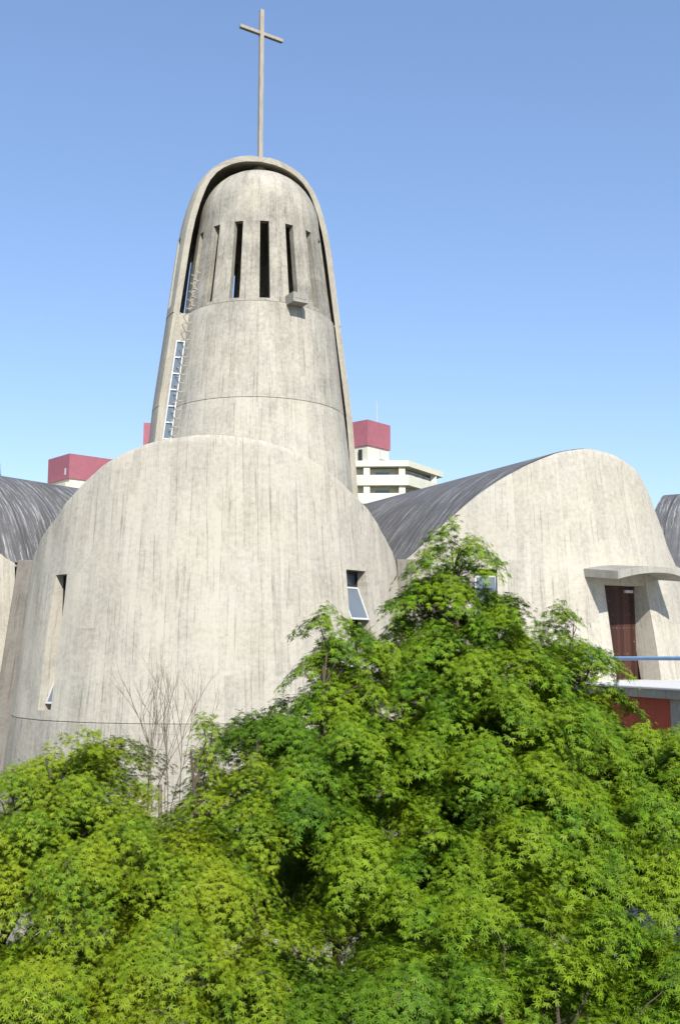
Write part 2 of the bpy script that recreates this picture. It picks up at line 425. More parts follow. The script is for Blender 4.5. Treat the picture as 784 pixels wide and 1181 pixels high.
# central hall behind the lobes
s = MB(); s.prism([(-2.7+7.2*math.sin(t*math.pi/18), 35.5+6.4*math.cos(t*math.pi/18)) for t in range(36)], GROUND, 2.2)
s.build('hall_wall', M['apse'], church)

# ---- windows in the lobes
def hopper(L, am, half, z0, z1, depth, zopen0, zopen1, swing, name='window'):
    C, R0, b = L; n = d2(am); t = Vector((-n.y, n.x, 0)); up = Vector((0, 0, 1))
    def P(x, z, out=0): return C + n*(R0-b*.8-depth+out) + t*x + up*z
    s = MB()
    for x in (-half, half): s.box(P(x, (z0+z1)/2), t, n, up, .03, .04, (z1-z0)/2)
    for z in (z0+.03, zopen1+.03, z1-.03): s.box(P(0, z), t, n, up, half-.03, .04, .03)
    w_ = s.build(name, M['dark_frame'], church, smooth=False)
    s = MB(); s.box(P(0, (z0+z1)/2, -.06), t, n, up, half, .006, (z1-z0)/2); s.build('pane', M['glass'], w_, smooth=False)
    # tilted sash
    ang = rad(swing); h = zopen1-zopen0; dn = (-up*math.cos(ang)+n*math.sin(ang)).normalized(); nn = n*math.cos(ang)+up*math.sin(ang)
    top = P(0, zopen1, .05)
    s = MB()
    for x in (-half+.05, half-.05): s.box(top+t*x+dn*h/2, t, nn, dn, .022, .02, h/2)
    for k in (0.02, h-.02): s.box(top+dn*k, t, nn, dn, half-.07, .02, .022)
    s.build('sash', M['white_metal'], w_, smooth=False)
    s = MB(); s.box(top+dn*h/2, t, nn, dn, half-.07, .005, h/2-.04); s.build('sash_pane', M['glass'], w_, smooth=False)
hopper(A, 49.8, .36, -.9, 1.93, .40, .72, 1.55, 24)
hopper(A, -42.5, .25, -1.22, 1.80, .36, -1.15, -.25, 22)
hopper(B, -11.4, .30, .3*KB, 1.83*KB, .34, .5, 1.95, 0)
hopper(Cl, 1, .26, -.5, 2.0, .34, .0, 1.2, 0)

# ---- door, canopy, terrace on the right lobe
n = d2(28.8); t = Vector((-n.y, n.x, 0)); up = Vector((0, 0, 1)); BC = B[0]
def PB(x, out, z): return BC + (n*out + t*x + up*z)*KB
dr = 4.28
s = MB(); s.box(PB(0, dr, .47), t, n, up, .62*KB, .03*KB, 1.05*KB); door = s.build('door', M['door'], church, smooth=False)
for k, l_ in enumerate(door.data.polygons):
    for li in l_.loop_indices:
        co = door.data.vertices[door.data.loops[li].vertex_index].co + church.location - BC
        door.data.uv_layers[0].data[li].uv = (co.dot(t), co.z)
s = MB()
for x in (-.645, .645): s.box(PB(x, dr+.01, .47), t, n, up, .025*KB, .05*KB, 1.07*KB)
s.box(PB(0, dr+.01, 1.53), t, n, up, .62*KB, .05*KB, .03*KB); s.build('door_frame', M['dark_frame'], church, smooth=False)
s = MB(); s.box(PB(-.46, dr+.08, .33), t, n, up, .07*KB, .02*KB, .018*KB); s.box(PB(-.52, dr+.05, .33), t, n, up, .015*KB, .03*KB, .06*KB)
s.build('handle', M['steel'], door, smooth=False)
s = MB(); s.box(PB(.36, dr+.06, 1.40), t, n, up, .12*KB, .03*KB, .03*KB); s.build('closer', M['steel'], door, smooth=False)
s = MB(); s.box(PB(0, 4.12, .45), t, n, up, 1.1*KB, .06*KB, 1.2*KB); s.build('door_backing', M['void'], church, smooth=False)
# canopy: thin arched slab with a deeper left cheek
s = MB(); W = 1.08; N = 18
def cz(x, o):
    q = x/W
    return 1.66 + .17*max(0, 1-((q-.12)/.88)**2 if q > .12 else 1-((q-.12)/1.12)**2) - (.10 if o else 0) + (.04 if not o else 0)
for i in range(N):
    xa = -W+2*W*i/N; xb = -W+2*W*(i+1)/N
    th = lambda x: .12 + .05*max(0, -x/W)
    def out(x): return 5.62-.07*(x/W)**2
    P = []
    for zt in (0, 1):
        for (x, o) in ((xa, out(xa)), (xb, out(xb)), (xb, 4.3), (xa, 4.3)):
            far = o > 5
            P.append(PB(x, o, cz(x, far) + (th(x) if zt else 0)))
    s.hexa(P)
canopy = s.build('canopy', M['trim'], church, 30)

# terrace, fascia, red wall, rail
e0, e1 = Vector((4.75, 25.3)), Vector((9.5, 7.6)); ed = (e1-e0).normalized(); en = Vector((-ed.y, ed.x))   # near edge runs out towards the street
if en.x < 0: en = -en
ZT = -.55*KB
poly = [e0, e1, e1+en*3.6, Vector((9.8, 17.5))*KB, Vector((9.6, 24.2))*KB, Vector((7.0, 23.4))*KB, Vector((4.9, 26.4))]
s = MB(); s.prism([tuple(p) for p in poly], ZT-.03, ZT); terr = s.build('terrace_floor', M['terrace'], church, smooth=False)
s = MB(); s.prism([tuple(p+(en*.03 if i < 2 else Vector((0, 0)))) for i, p in enumerate(poly)], ZT-.20, ZT-.034); s.build('terrace_slab', M['trim'], church, smooth=False)
s = MB(); a = e0+en*.35; b_ = e0+en*.35+ed*5.3; s.prism([tuple(a), tuple(b_), tuple(b_+en*.2), tuple(a+en*.2)], -3.3, ZT-.204)
s.build('red_wall', M['redwall'], church, smooth=False)
s = MB(); a = e0+en*.12+ed*5.42; b_ = a+ed*.5; s.prism([tuple(a), tuple(b_), tuple(b_+en*.4), tuple(a+en*.4)], GROUND, ZT-.204)
s.build('terrace_pillar', M['trim'], church, smooth=False)
for k in (-1.2, 8, 13): 
    s = MB(); a = e0+en*.5+ed*max(k, .2); s.prism([tuple(a), tuple(a+ed*.4), tuple(a+ed*.4+en*.4), tuple(a+en*.4)], GROUND, ZT-.204); s.build('terrace_pillar', M['trim'], church, smooth=False)
rail = empty('railing', (e0.x+en.x*.1, e0.y+en.y*.1, ZT), 'blue painted pipe handrail along the terrace edge in front of the wooden door', 'railing')
s = MB(); ra = e0+en*.1; rb = e1+en*.1
s.tube([(ra.x, ra.y, -.086), (rb.x, rb.y, -.035)], [.04, .04], 10); s.build('handrail', M['rail'], rail)
for k in (.3, 9.4, 12.6, 15.8):
    p = ra+ed*k; s = MB(); s.tube([(p.x, p.y, ZT), (p.x, p.y, -.1)], [.022, .022], 8); s.build('post', M['rail'], rail)

# ------------------------------------------------------------------ the bell tower
S = 1.0645
T = Vector((-2.68, 33.0, 0)); VIEW = 4.7
# slender drum
prof = [(GROUND, 3.35), (0, 3.25), (3, 3.08), (5.2, 2.87), (7.13, 2.65), (7.135, 2.62), (7.147, 2.62), (7.152, 2.645), (8, 2.55), (9, 2.44), (10.02, 2.325), (10.03, 2.27), (10.06, 2.27)]
J2 = 10.07
topr = [(10.07, 2.27), (10.16, 2.26), (11, 2.14), (11.8, 2.04), (12.62, 1.932), (12.75, 1.912), (13.1, 1.86)]
dome0 = (13.1, 1.93); ZTOP = 14.88
for k in range(1, 13):
    q = k/12*math.pi/2; topr.append((13.1+(ZTOP-13.1)*math.sin(q), 1.86*math.cos(q)**.9 if k < 12 else .02))
def drum(name, pr, m, holes=None, off=0):
    nseg = 16; cols = []
    hw = 3.9           # half slot angle
    for i in range(nseg):
        c = i*22.5+4.5+VIEW
        cols += [c-hw, c+hw, c+hw+(22.5-2*hw)*.25, c+hw+(22.5-2*hw)*.5, c+hw+(22.5-2*hw)*.75]
    PO, PI = [], []
    for a in cols:
        PO.append([T+d2(a)*r*S+Vector((0, 0, z*S)) for z, r in pr])
        PI.append([T+d2(a)*max(.01, r-.21)*S+Vector((0, 0, (z-(.22 if z > 13.4 else 0))*S)) for z, r in pr])
    def mask(i, j):
        if not holes: return True
        return not (i % 5 == 0 and holes[0]-.01 < pr[j][0] and pr[j+1][0] < holes[1]+.01)
    def UV(i, j):
        a = cols[0]+(cols[i % len(cols)]-cols[0]) + (360 if i >= len(cols) else 0)
        return (rad(a)*2.5*S+off, pr[j][0]*S)
    return shell(name, m, church, PO, PI, UV, mask, True)
drum('tower_drum', prof, M['tower_low'])
drum('bell_stage', topr, M['tower_top'], (10.15, 12.63), 31)

# outer hood, open to the front, slotted behind
HN = VIEW+11; HC = T+Vector((-.15, .05, 0)); D = .80
hp = [(GROUND, 3.75), (0, 3.6), (3, 3.34), (5, 3.19), (7.13, 3.03), (7.135, 3.01), (7.147, 3.01), (7.152, 3.03), (7.74, 2.96), (9, 2.80), (9.98, 2.68), (9.99, 2.65), (10.01, 2.65), (10.02, 2.68), (10.3, 2.645), (11, 2.56), (12, 2.44), (12.5, 2.37), (13.0, 2.28),
      (13.5, 2.16), (14.0, 2.0), (14.3, 1.87), (14.6, 1.68), (14.8, 1.50), (14.95, 1.32), (15.06, 1.15), (15.14, 1.0), (15.2, .87), (15.26, .68), (15.31, .45), (15.34, .2), (15.35, .02)]
TH = .17
inn = [0]*len(hp)
base_cols = []
for i in range(-4, 5):
    c = i*22.5-6.5; base_cols += [c-3.6, c+3.6]
    if i < 4: base_cols += [c+8, c+14.5]
fr = [.25, .5, .75, 1]
ncol = len(fr)*2+len(base_cols)
def hood_cols(z, R):
    cut = 180-math.degrees(math.acos(min(1, D/max(R, .001))))
    if R <= D: cut = 180
    bc = base_cols; e = bc[-1]; e0 = -bc[0]
    return [-(e0+(cut-e0)*f_) for f_ in fr[::-1]] + bc + [e+(cut-e)*f_ for f_ in fr]
PO = [[] for _ in range(ncol)]; PI = [[] for _ in range(ncol)]; UA = [[] for _ in range(ncol)]
for z, r in hp:
    for k, a in enumerate(hood_cols(z, r)):
        PO[k].append(HC-d2(HN+a)*(-r*S)*-1+Vector((0, 0, z*S)) if False else HC+(-d2(HN))*(r*S*math.cos(rad(a)))+Vector((-d2(HN).y, d2(HN).x, 0))*(r*S*math.sin(rad(a)))+Vector((0, 0, z*S)))
        UA[k].append(rad(a)*2.7*S)
    # inner skin: shrink along the dome's normal
    ri = max(.01, r-TH); zi = z
    if z > 13.9:
        f_ = min(1, (z-13.9)/1.45); ri = max(.01, r-TH*(1-f_*.55)); zi = z-TH*f_**1.2
    for k, a in enumerate(hood_cols(z, ri)):
        PI[k].append(HC+(-d2(HN))*(ri*S*math.cos(rad(a)))+Vector((-d2(HN).y, d2(HN).x, 0))*(ri*S*math.sin(rad(a)))+Vector((0, 0, zi*S)))
nfr = len(fr)
def hmask(i, j):
    k = i-nfr
    if 0 <= k < len(base_cols)-1 and hp[j][0] > 10.25 and hp[j+1][0] < 12.6:
        if base_cols[k+1]-base_cols[k] > 7 and k % 4 == 0: return False
    return True
shell('tower_hood', M['hood'], church, PO, PI, lambda i, j: (UA[i][j], hp[j][0]*S), hmask, False, 40)

# infill wall on the left of the drum with a tall glazed strip
hn = d2(HN); ht = Vector((-hn.y, hn.x, 0))
def PH(x, out, z): return HC+hn*(out*S)+ht*(x*S)+Vector((0, 0, z*S))
s = MB(); lx = lambda z: -math.sqrt((interp(hp, z)-TH*.5)**2-D*D); rx = lambda z: -math.sqrt(max(.1, (interp(prof, z)-.25)**2-D*D))
zs_ = [GROUND, 4, 6, 7.14, 8, 9, 10.0]
for z0, z1 in zip(zs_[:-1], zs_[1:]):
    s.hexa([PH(lx(z0), D-.02, z0), PH(rx(z0), D-.02, z0), PH(rx(z0), D-.3, z0), PH(lx(z0), D-.3, z0), PH(lx(z1), D-.02, z1), PH(rx(z1), D-.02, z1), PH(rx(z1), D-.3, z1), PH(lx(z1), D-.3, z1)])
s.build('infill_wall', M['hood'], church)
s = MB(); 
for zz in (9.0,): pass
strip = MB(); panes = MB()
zt_, zb_ = 9.12, 5.2; np_ = 8; hwid = .115
def sx(z): return -2.33-(9.12-z)*.115
for k in range(np_+1):
    z = zt_-(zt_-zb_)*k/np_; strip.box(PH(sx(z), D+.03, z), ht, hn, (0, 0, 1), hwid*S, .03, .022)
for sgn in (-1, 1):
    a = PH(sx(zt_)+sgn*hwid, D+.03, zt_+.02); b = PH(sx(zb_)+sgn*hwid, D+.03, zb_-.02); d_ = (a-b).normalized()
    strip.box((a+b)/2, ht, hn, d_, .021, .04, (a-b).length/2)
tw = strip.build('tower_window', M['white_metal'], church, smooth=False)
a = PH(sx(zt_), D+.012, zt_); b = PH(sx(zb_), D+.012, zb_)
panes.box((a+b)/2, ht, hn, (a-b).normalized(), hwid*S-.03, .008, (a-b).length/2); panes.build('pane', M['glass'], tw, smooth=False)

# step irons, spout, knob
for k in range(20):
    z = (6.2+k*.265)*S; R = interp(prof+topr, z/S)*S
    a = VIEW-59; nn = d2(a); tt = Vector((-nn.y, nn.x, 0)); c = T+nn*R+Vector((0, 0, z))
    s = MB(); s.tube([c-tt*.17-nn*.05, c-tt*.17+nn*.15, c+tt*.17+nn*.15, c+tt*.17-nn*.05], [.011]*4, 6); s.build('step_iron', M['steel'], church)
a = VIEW+26; nn = d2(a); tt = Vector((-nn.y, nn.x, 0)); c = T+nn*(2.3*S+.12)+Vector((0, 0, 10.12*S))
s = MB(); s.box(c-Vector((0, 0, .10)), tt, nn, (0, 0, 1), .26, .36, .05)
s.box(c+nn*.325+Vector((0, 0, .05)), tt, nn, (0, 0, 1), .19, .035, .09)
for x in (-.225, .225): s.box(c+tt*x+Vector((0, 0, .05)), tt, nn, (0, 0, 1), .035, .36, .10)
s.build('water_spout', M['trim'], church, smooth=False, bevel=.015)
s = MB(); s.tube([T+Vector((0, -.1, 14.8*S)), T+Vector((0, -.1, 15.05*S)), T+Vector((0, -.1, 15.13*S)), T+Vector((0, -.1, 15.17*S))], [.24, .24, .2, .08], 16); s.build('dome_knob', M['trim'], church)

# cross
cross = empty('cross', (-2.68, 32.85, 15.3*S), 'tall thin metal cross standing on top of the concrete bell tower', 'cross')
ca = d2(33); ct = Vector((-ca.y, ca.x, 0)); cc = Vector((-2.66, 32.75, 0))
zc = lambda py: at(298, py, 32.8).z
s = MB(); s.box(cc+Vector((0, 0, (15.25*S+zc(13))/2)), ct, ca, (0, 0, 1), .068, .075, (zc(13)-15.25*S)/2); s.build('upright', M['bronze'], cross, smooth=False, bevel=.01)
s = MB()
for sg in (-1, 1): s.box(cc+ct*sg*(.068+.375)+Vector((0, 0, zc(40))), ct, ca, (0, 0, 1), .375, .065, .058)
s.build('crossbar', M['bronze'], cross, smooth=False, bevel=.01)

# ------------------------------------------------------------------ apartment blocks behind (about 160 m off)
K = 1.78
def scaled(p, z): return Vector((p[0]*K, p[1]*K, z*K))
def prism(s, poly, z0, z1): s.prism([(x*K, y*K) for x, y in poly], z0*K, z1*K)
def inset_poly(poly, d):
    c = Vector((sum(p[0] for p in poly)/len(poly), sum(p[1] for p in poly)/len(poly)))
    r = []
    for p in poly:
        v = Vector(p)-c; r.append(tuple(c+v*(1-d/v.length)))
    return r
aptR = empty('apartment_building', (8*K, 97*K, GROUND), 'cream apartment block with balconies and a dull red rooftop box right of the tower', 'building')
foot = [(-1.5, 90.2), (6.0, 90.0), (9.6, 95.8), (6, 102), (-1.5, 102)]
G = GROUND/K
s = MB(); prism(s, inset_poly(foot, 1.15), G, 16.35); s.build('wall', M['cream'], aptR, smooth=False)
s = MB(); prism(s, foot, 16.4, 16.92); s.build('roof_slab', M['cream'], aptR, smooth=False)
for k in range(6):
    z = 14.72-k*1.62
    s = MB(); ip = inset_poly(foot, .28)
    prism(s, foot, z, z+.12)
    for i in range(len(foot)):
        a = foot[i]; b = foot[(i+1) % 5]; c = ip[(i+1) % 5]; d = ip[i]
        q = [a, b, tuple(Vector(b).lerp(Vector(c), .35)), tuple(Vector(a).lerp(Vector(d), .35))]
        prism(s, q, z+.12, z+.92)
    s.build('balcony', M['cream'], aptR, smooth=False)
for (x, y) in ((2.35, 90.5), (5.45, 90.5), (8.6, 95.0)):
    s = MB(); prism(s, [(x-.28, y-.25), (x+.28, y-.25), (x+.28, y+.9), (x-.28, y+.9)], G, 16.4); s.build('column', M['cream'], aptR, smooth=False)
for k in range(3):
    z = 14.85-k*1.62
    for (a, b, n_) in (((2.9, 91.15), (5.0, 91.15), 1), ((6.1, 91.35), (8.3, 94.9), 3)):
        for j in range(n_):
            A0 = Vector(a).lerp(Vector(b), (j+.08)/n_); A1 = Vector(a).lerp(Vector(b), (j+.72)/n_); dd = (A1-A0).normalized(); nn = Vector((dd.y, -dd.x))
            c0 = A0+nn*.05; c1 = A1+nn*.05
            s = MB(); prism(s, [tuple(A0), tuple(A1), tuple(A1+nn*.12), tuple(A0+nn*.12)], z+.1, z+1.25); f_ = s.build('window', M['white_metal'], aptR, smooth=False)
            s = MB(); A2 = A0.lerp(A1, .06); A3 = A0.lerp(A1, .94); prism(s, [tuple(A2+nn*.1), tuple(A3+nn*.1), tuple(A3+nn*.15), tuple(A2+nn*.15)], z+.18, z+1.17); s.build('pane', M['glass'], f_, smooth=False)
def redbox(parent, kx, ky, zt, zb, w1, w2, cream_to, e1=(.643, .766)):
    e1 = Vector(e1); e2 = Vector((-e1.y, e1.x)); k = Vector((kx, ky))
    q = [k, k+e1*w1, k+e1*w1+e2*w2, k+e2*w2]
    s = MB(); prism(s, [tuple(p) for p in q], zb, zt); s.build('rooftop_box', M['redtank'], parent, smooth=False)
    m = (q[0]+q[2])/2; q2 = [m+(p-m)*.93 for p in q]
    s = MB(); prism(s, [tuple(p) for p in q2], cream_to, zb); s.build('stair_tower', M['cream'], parent, smooth=False)
    return k, e1, e2
k, e1_, e2_ = redbox(aptR, 2.44, 90, 20.6, 18.3, 3.3, 3.4, 16.9)
s = MB(); a = k+e1_*1.8; nn = -e2_; prism(s, [tuple(a+nn*-.08), tuple(a+e1_*.9+nn*-.08), tuple(a+e1_*.9+nn*.03), tuple(a+nn*.03)], 17.3, 18.1); s.build('window', M['white_metal'], aptR, smooth=False)
s = MB(); a = k+e2_*.7; nn = -e1_; prism(s, [tuple(a+nn*-.1), tuple(a+e2_*.35+nn*-.1), tuple(a+e2_*.35+nn*.03), tuple(a+nn*.03)], 16.95, 18.0); s.build('window', M['dark_frame'], aptR, smooth=False)
s = MB(); m_ = k+e1_*2.6+e2_*1; s.tube([(m_.x*K, m_.y*K, 20.6*K), (m_.x*K, m_.y*K, 22.9*K)], [.07, .05], 8)
for q_ in (-1, 0): s.tube([((m_.x+q_*.9)*K, m_.y*K, 20.6*K), ((m_.x+q_*.9)*K, m_.y*K, 21.1*K)], [.05, .04], 6)
s.build('antenna', M['white_metal'], aptR)
# left block
aptL = empty('apartment_building', (-24*K, 97*K, GROUND), 'cream apartment block with a dull red rooftop box far left behind the church', 'building')
k, e1_, e2_ = redbox(aptL, -23.75, 90, 17.55, 15.35, 4.6, 4.0, 14.4, (.74, .673))
ftL = [tuple(k+e1_*-.5+e2_*-.4), tuple(k+e1_*7+e2_*-.35), tuple(k+e1_*7+e2_*8), tuple(k+e1_*-.5+e2_*5.6)]
s = MB(); prism(s, ftL, 14.25, 14.9); s.build('roof_slab', M['cream'], aptL, smooth=False)
s = MB(); prism(s, inset_poly(ftL, .9), G, 14.25); s.build('wall', M['cream'], aptL, smooth=False)
s = MB(); a = k+e2_*.55; nn = -e1_; prism(s, [tuple(a+nn*-.1), tuple(a+e2_*.25+nn*-.1), tuple(a+e2_*.25+nn*.03), tuple(a+nn*.03)], 15.7, 16.3); s.build('hatch', M['white_metal'], aptL, smooth=False)
# third block, mostly hidden by the tower
aptM = empty('apartment_building', (-13*K, 97*K, GROUND), 'dull red rooftop box of an apartment block peeping out left of the bell tower foot', 'building')
k, e1_, e2_ = redbox(aptM, -17.7, 92, 20.75, 18.0, 4.0, 3.0, 16.5, (1, .05))
prismq = MB(); prism(prismq, [(-17.9, 91.6), (-8, 91.6), (-8, 100), (-17.9, 100)], G, 16.5); prismq.build('wall', M['cream'], aptM, smooth=False)
s = MB(); prism(s, [(k.x+.45, k.y-.03), (k.x+.9, k.y), (k.x+.9, k.y+.4), (k.x+.45, k.y+.4)], 18.2, 19.0); s.build('hatch', M['dark_frame'], aptM, smooth=False)

# ------------------------------------------------------------------ trees
def leaf_template():
    # seven-pointed palmate leaf in the xy plane, stalk at the origin, y = main lobe
    v = [(0, 0, 0)]; f = []
    for ang, ln, wd in ((0, 1, .095), (40, .92, .09), (-40, .92, .09), (84, .68, .075), (-84, .68, .075)):
        a = math.radians(ang); dx, dy = math.sin(a), math.cos(a); px_, py_ = math.cos(a), -math.sin(a); i = len(v)
        m = .42*ln
        v += [(dx*m-px_*wd, dy*m-py_*wd, -.03), (dx*ln, dy*ln, -.16*ln), (dx*m+px_*wd, dy*m+py_*wd, -.03)]
        f.append((0, i, i+1, i+2))
    return np.array(v), np.array(f)
LV, LF = leaf_template()
def leaves_mesh(name, pos, nrm, tipd, size):
    n = len(pos); z = nrm/np.linalg.norm(nrm, axis=1, keepdims=True)
    y = tipd-(tipd*z).sum(1, keepdims=True)*z; y /= np.linalg.norm(y, axis=1, keepdims=True)+1e-9
    x = np.cross(y, z)
    droop = rng.uniform(.6, 2.4, n)
    V = (LV[None, :, 0, None]*x[:, None]+LV[None, :, 1, None]*y[:, None]+LV[None, :, 2, None]*droop[:, None, None]*z[:, None])*size[:, None, None]+pos[:, None]
    V = V.reshape(-1, 3); nf = len(LF)
    F = (LF[None]+(np.arange(n)*len(LV))[:, None, None]).reshape(-1)
    me = bpy.data.meshes.new(name); me.vertices.add(len(V)); me.vertices.foreach_set('co', V.ravel())
    me.loops.add(len(F)); me.loops.foreach_set('vertex_index', F.astype(np.int32))
    me.polygons.add(n*nf); me.polygons.foreach_set('loop_start', np.arange(0, n*nf*4, 4, dtype=np.int32)); me.polygons.foreach_set('loop_total', np.full(n*nf, 4, dtype=np.int32))
    me.update(calc_edges=True); me.validate(); return me

def tree(label, base, lean, blobs, mat, leaf=.057, dens=1.0, padr=(.25, .40), per=500, seed=0, group=None, flat=.36, fill=3000, gap=1.0, tipdrop=.3):
    """blobs: (px, py, Y, r_px_x, r_px_y, weight) surveyed crown masses; pads of foliage are strung on limbs from the trunk"""
    r = np.random.default_rng(100+seed)
    root = empty('maple_tree', base, label, 'tree', group)
    base = Vector(base); pads = []; allc = []; FP = []
    for (px, py, Y, rx, ry, wt) in blobs:
        c = at(px, py, Y); k = Y/1200; ex, ez = rx*k, ry*k; ey = max(ex*.85, .25)
        area = ex*ez*math.pi + ex*ey*2
        cl = []; tries = 0; want = max(3, int(area*5.0*wt*dens))
        while len(cl) < want and tries < want*14:
            tries += 1
            d = r.normal(size=3); d /= np.linalg.norm(d)
            if d[1] > .3 and r.random() < .65: d[1] *= -1
            if d[2] < -.5 and r.random() < .5: d[2] *= -1
            q = r.uniform(.70, 1.14); pt = np.array(c)+d*np.array([ex, ey, ez])*q
            if any(np.linalg.norm((pt-o_)*[1, 1, 1.45]) < .58*gap*min(1, .5+ex*.9) for o_ in allc): continue
            cl.append(pt); allc.append(pt)
            out = np.array([d[0]/ex, d[1]/ey, d[2]/ez]); out /= np.linalg.norm(out)
            pr = r.uniform(*padr)*min(1, .28+ex*1.9); hh = r.random()
            for lv in range(3):          # a tier of overlapping sprays
                off = np.array([r.normal()*.05, r.normal()*.05, -lv*r.uniform(.05, .075)])+np.array([out[0], out[1], 0])*lv*.03
                pads.append((pt+off, out, pr*(.62+.19*lv), lv))
        for pt in list(cl):              # boughs on the far side of the crown
            if ex > .25 and r.random() < .75:
                p2 = pt+np.array([r.normal()*.18, r.uniform(.55, 1.25), r.normal()*.15-.05])
                for lv in range(2): pads.append((p2+[0, 0, -.1*lv], np.array([0, 1, 0]), r.uniform(*padr)*1.15*min(1, .3+ex*1.8), 2))
        nf = int(ex*ey*ez*4.19*fill)
        d = r.normal(size=(nf, 3)); d /= np.linalg.norm(d, axis=1, keepdims=True)
        d[:, 1] = np.abs(d[:, 1])
        FP.append(np.array(c)+d*np.array([ex, ey, ez])*(.35+.6*r.random((nf, 1)))*.80+np.array([0, .50, -.05]))
    P, Nn, Tt, Sz = [], [], [], []
    s = MB()
    top = max(p[0][2] for p in pads)
    tip = Vector((base.x+lean[0], base.y+lean[1], top-tipdrop))
    def axis(t): 
        v = base.lerp(tip, t); w_ = math.sin(t*9+seed)*.07
        return v+Vector((w_, w_*.6, 0))
    NT = 14
    s.tube([axis(i/NT) for i in range(NT+1)], [.085*(1-i/NT)**.9+.008 for i in range(NT+1)], 9)
    for p, out, pr, lv in pads:
        pv = Vector(p); 
        # limb
        hz = math.hypot(p[0]-tip.x, p[1]-tip.y)
        tz = max(.12, min(.97, ((p[2]-.55*hz-.15)-base.z)/(tip.z-base.z))); o = axis(tz)
        limb = lv == 1 and r.random() < .7
        if limb:
            m1 = o.lerp(pv, .4)+Vector((r.normal()*.08, r.normal()*.08, .10)); m2 = o.lerp(pv, .75)+Vector((r.normal()*.05, r.normal()*.05, .07))
            L = (pv-o).length; s.tube([o, m1, m2, pv], [.007+.008*L, .006+.004*L, .005, .003], 5, False)
        n = int(per*(pr/.35)**2*r.uniform(.75, 1.2))
        # pad frame: mostly level, outward side droops
        ph = math.atan2(out[1], out[0]); oh = np.array([math.cos(ph), math.sin(ph), 0]); ih = np.array([-oh[1], oh[0], 0])
        el = 1.35
        rr = np.sqrt(r.random(n)); th = r.random(n)*2*math.pi
        # frayed edge: sprays
        rr *= 1+.28*np.sin(th*5+r.random()*6)+r.normal(0, .06, n)
        a = rr*np.cos(th)*pr*el; b = rr*np.sin(th)*pr
        tilt = .32*max(0, 1-out[2])
        z = -flat*(a*a+b*b)/pr*1.1 - tilt*a + r.normal(0, .028, n)
        pos = p+oh*a[:, None]+ih*b[:, None]; pos[:, 2] += z
        for k in range(5 if limb else 0):
            aa = r.random()*6.28; e = Vector(p+oh*math.cos(aa)*pr*el*.8+ih*math.sin(aa)*pr*.8); e.z -= flat*pr*.8
            s.tube([pv, pv.lerp(e, .5)+Vector((0, 0, .015)), e], [.004, .003, .0018], 3, False)
        rad_ = (oh*np.cos(th)[:, None]*rr[:, None]+ih*np.sin(th)[:, None]*rr[:, None])
        nrm = np.array([0, 0, 1.0])+rad_*.75+oh*.45+r.normal(0, .28, (n, 3)); nrm[:, 2] = np.abs(nrm[:, 2])+.12
        tipd = rad_*.9+oh*.5+r.normal(0, .55, (n, 3))+np.array([0, 0, -.30])
        P.append(pos); Nn.append(nrm); Tt.append(tipd); Sz.append(leaf*r.uniform(.5, 1.28, n))
    fp = np.concatenate(FP); n = len(fp)
    P.append(fp); Nn.append(r.normal(size=(n, 3))*.7+[0, -.3, 1]); Tt.append(r.normal(size=(n, 3))); Sz.append(leaf*r.uniform(.8, 1.25, n))
    s.build('trunk', M['bark'], root)
    me = leaves_mesh('crown', np.concatenate(P), np.concatenate(Nn), np.concatenate(Tt), np.concatenate(Sz))
    link('crown', me, mat, root, smooth=False)
    return root, sum(len(x) for x in P)

tot = 0
def TR(*a, **k):
    global tot
    o, n = tree(*a, **k); tot += n; return o
g = 'maples in front of the church'
TR('tallest maple, its pointed top rising between the two rounded concrete walls', (1.25, 11.4, GROUND), (0, -.1),
   [(515, 603, 11.3, 7, 7, 6), (512, 620, 11.3, 15, 10, 5), (538, 626, 11.2, 14, 9, 5), (494, 638, 11.3, 13, 10, 5), (556, 644, 11.2, 8, 7, 5), (518, 648, 11.3, 28, 14, 3), (500, 668, 11.3, 26, 12, 3), (535, 672, 11.3, 28, 14, 2.5), (592, 704, 11.2, 22, 16, 3), (600, 740, 11.2, 38, 22, 2), (450, 690, 11.5, 12, 10, 4), (600, 745, 11.2, 40, 34, 1), (540, 640, 11.2, 20, 12, .8), (515, 712, 11.3, 52, 34, 1), (560, 722, 11.2, 36, 34, 1), (470, 712, 11.6, 22, 24, .8), (545, 775, 11.1, 78, 44, 1),
    (470, 790, 11.2, 62, 52, 1), (560, 850, 10.9, 110, 55, 1), (455, 870, 10.9, 85, 55, 1), (540, 930, 10.8, 120, 48, .8), (480, 1000, 10.6, 100, 40, .6)],
   M['leaf'], seed=1, group=g)
TR('maple with an upright leader left of the tallest one, below the small tilting window', (-.1, 10.6, GROUND), (0, 0),
   [(371, 703, 10.9, 6, 7, 6), (374, 717, 10.9, 12, 9, 5), (380, 736, 10.9, 20, 12, 5), (388, 770, 10.8, 36, 20, 2.2), (375, 800, 10.7, 34, 18, 2), (432, 748, 11, 24, 20, 2.2), (402, 716, 10.8, 10, 10, 4), (366, 760, 10.9, 14, 12, 3), (388, 760, 10.8, 34, 30, 1.1), (420, 735, 10.9, 24, 22, 1), (395, 810, 10.6, 55, 42, 1), (380, 880, 10.3, 75, 50, 1), (410, 935, 10.2, 85, 36, 1.5), (425, 1005, 11.7, 75, 45, 1.4)],
   M['leaf'], seed=2, group=g, tipdrop=.6)
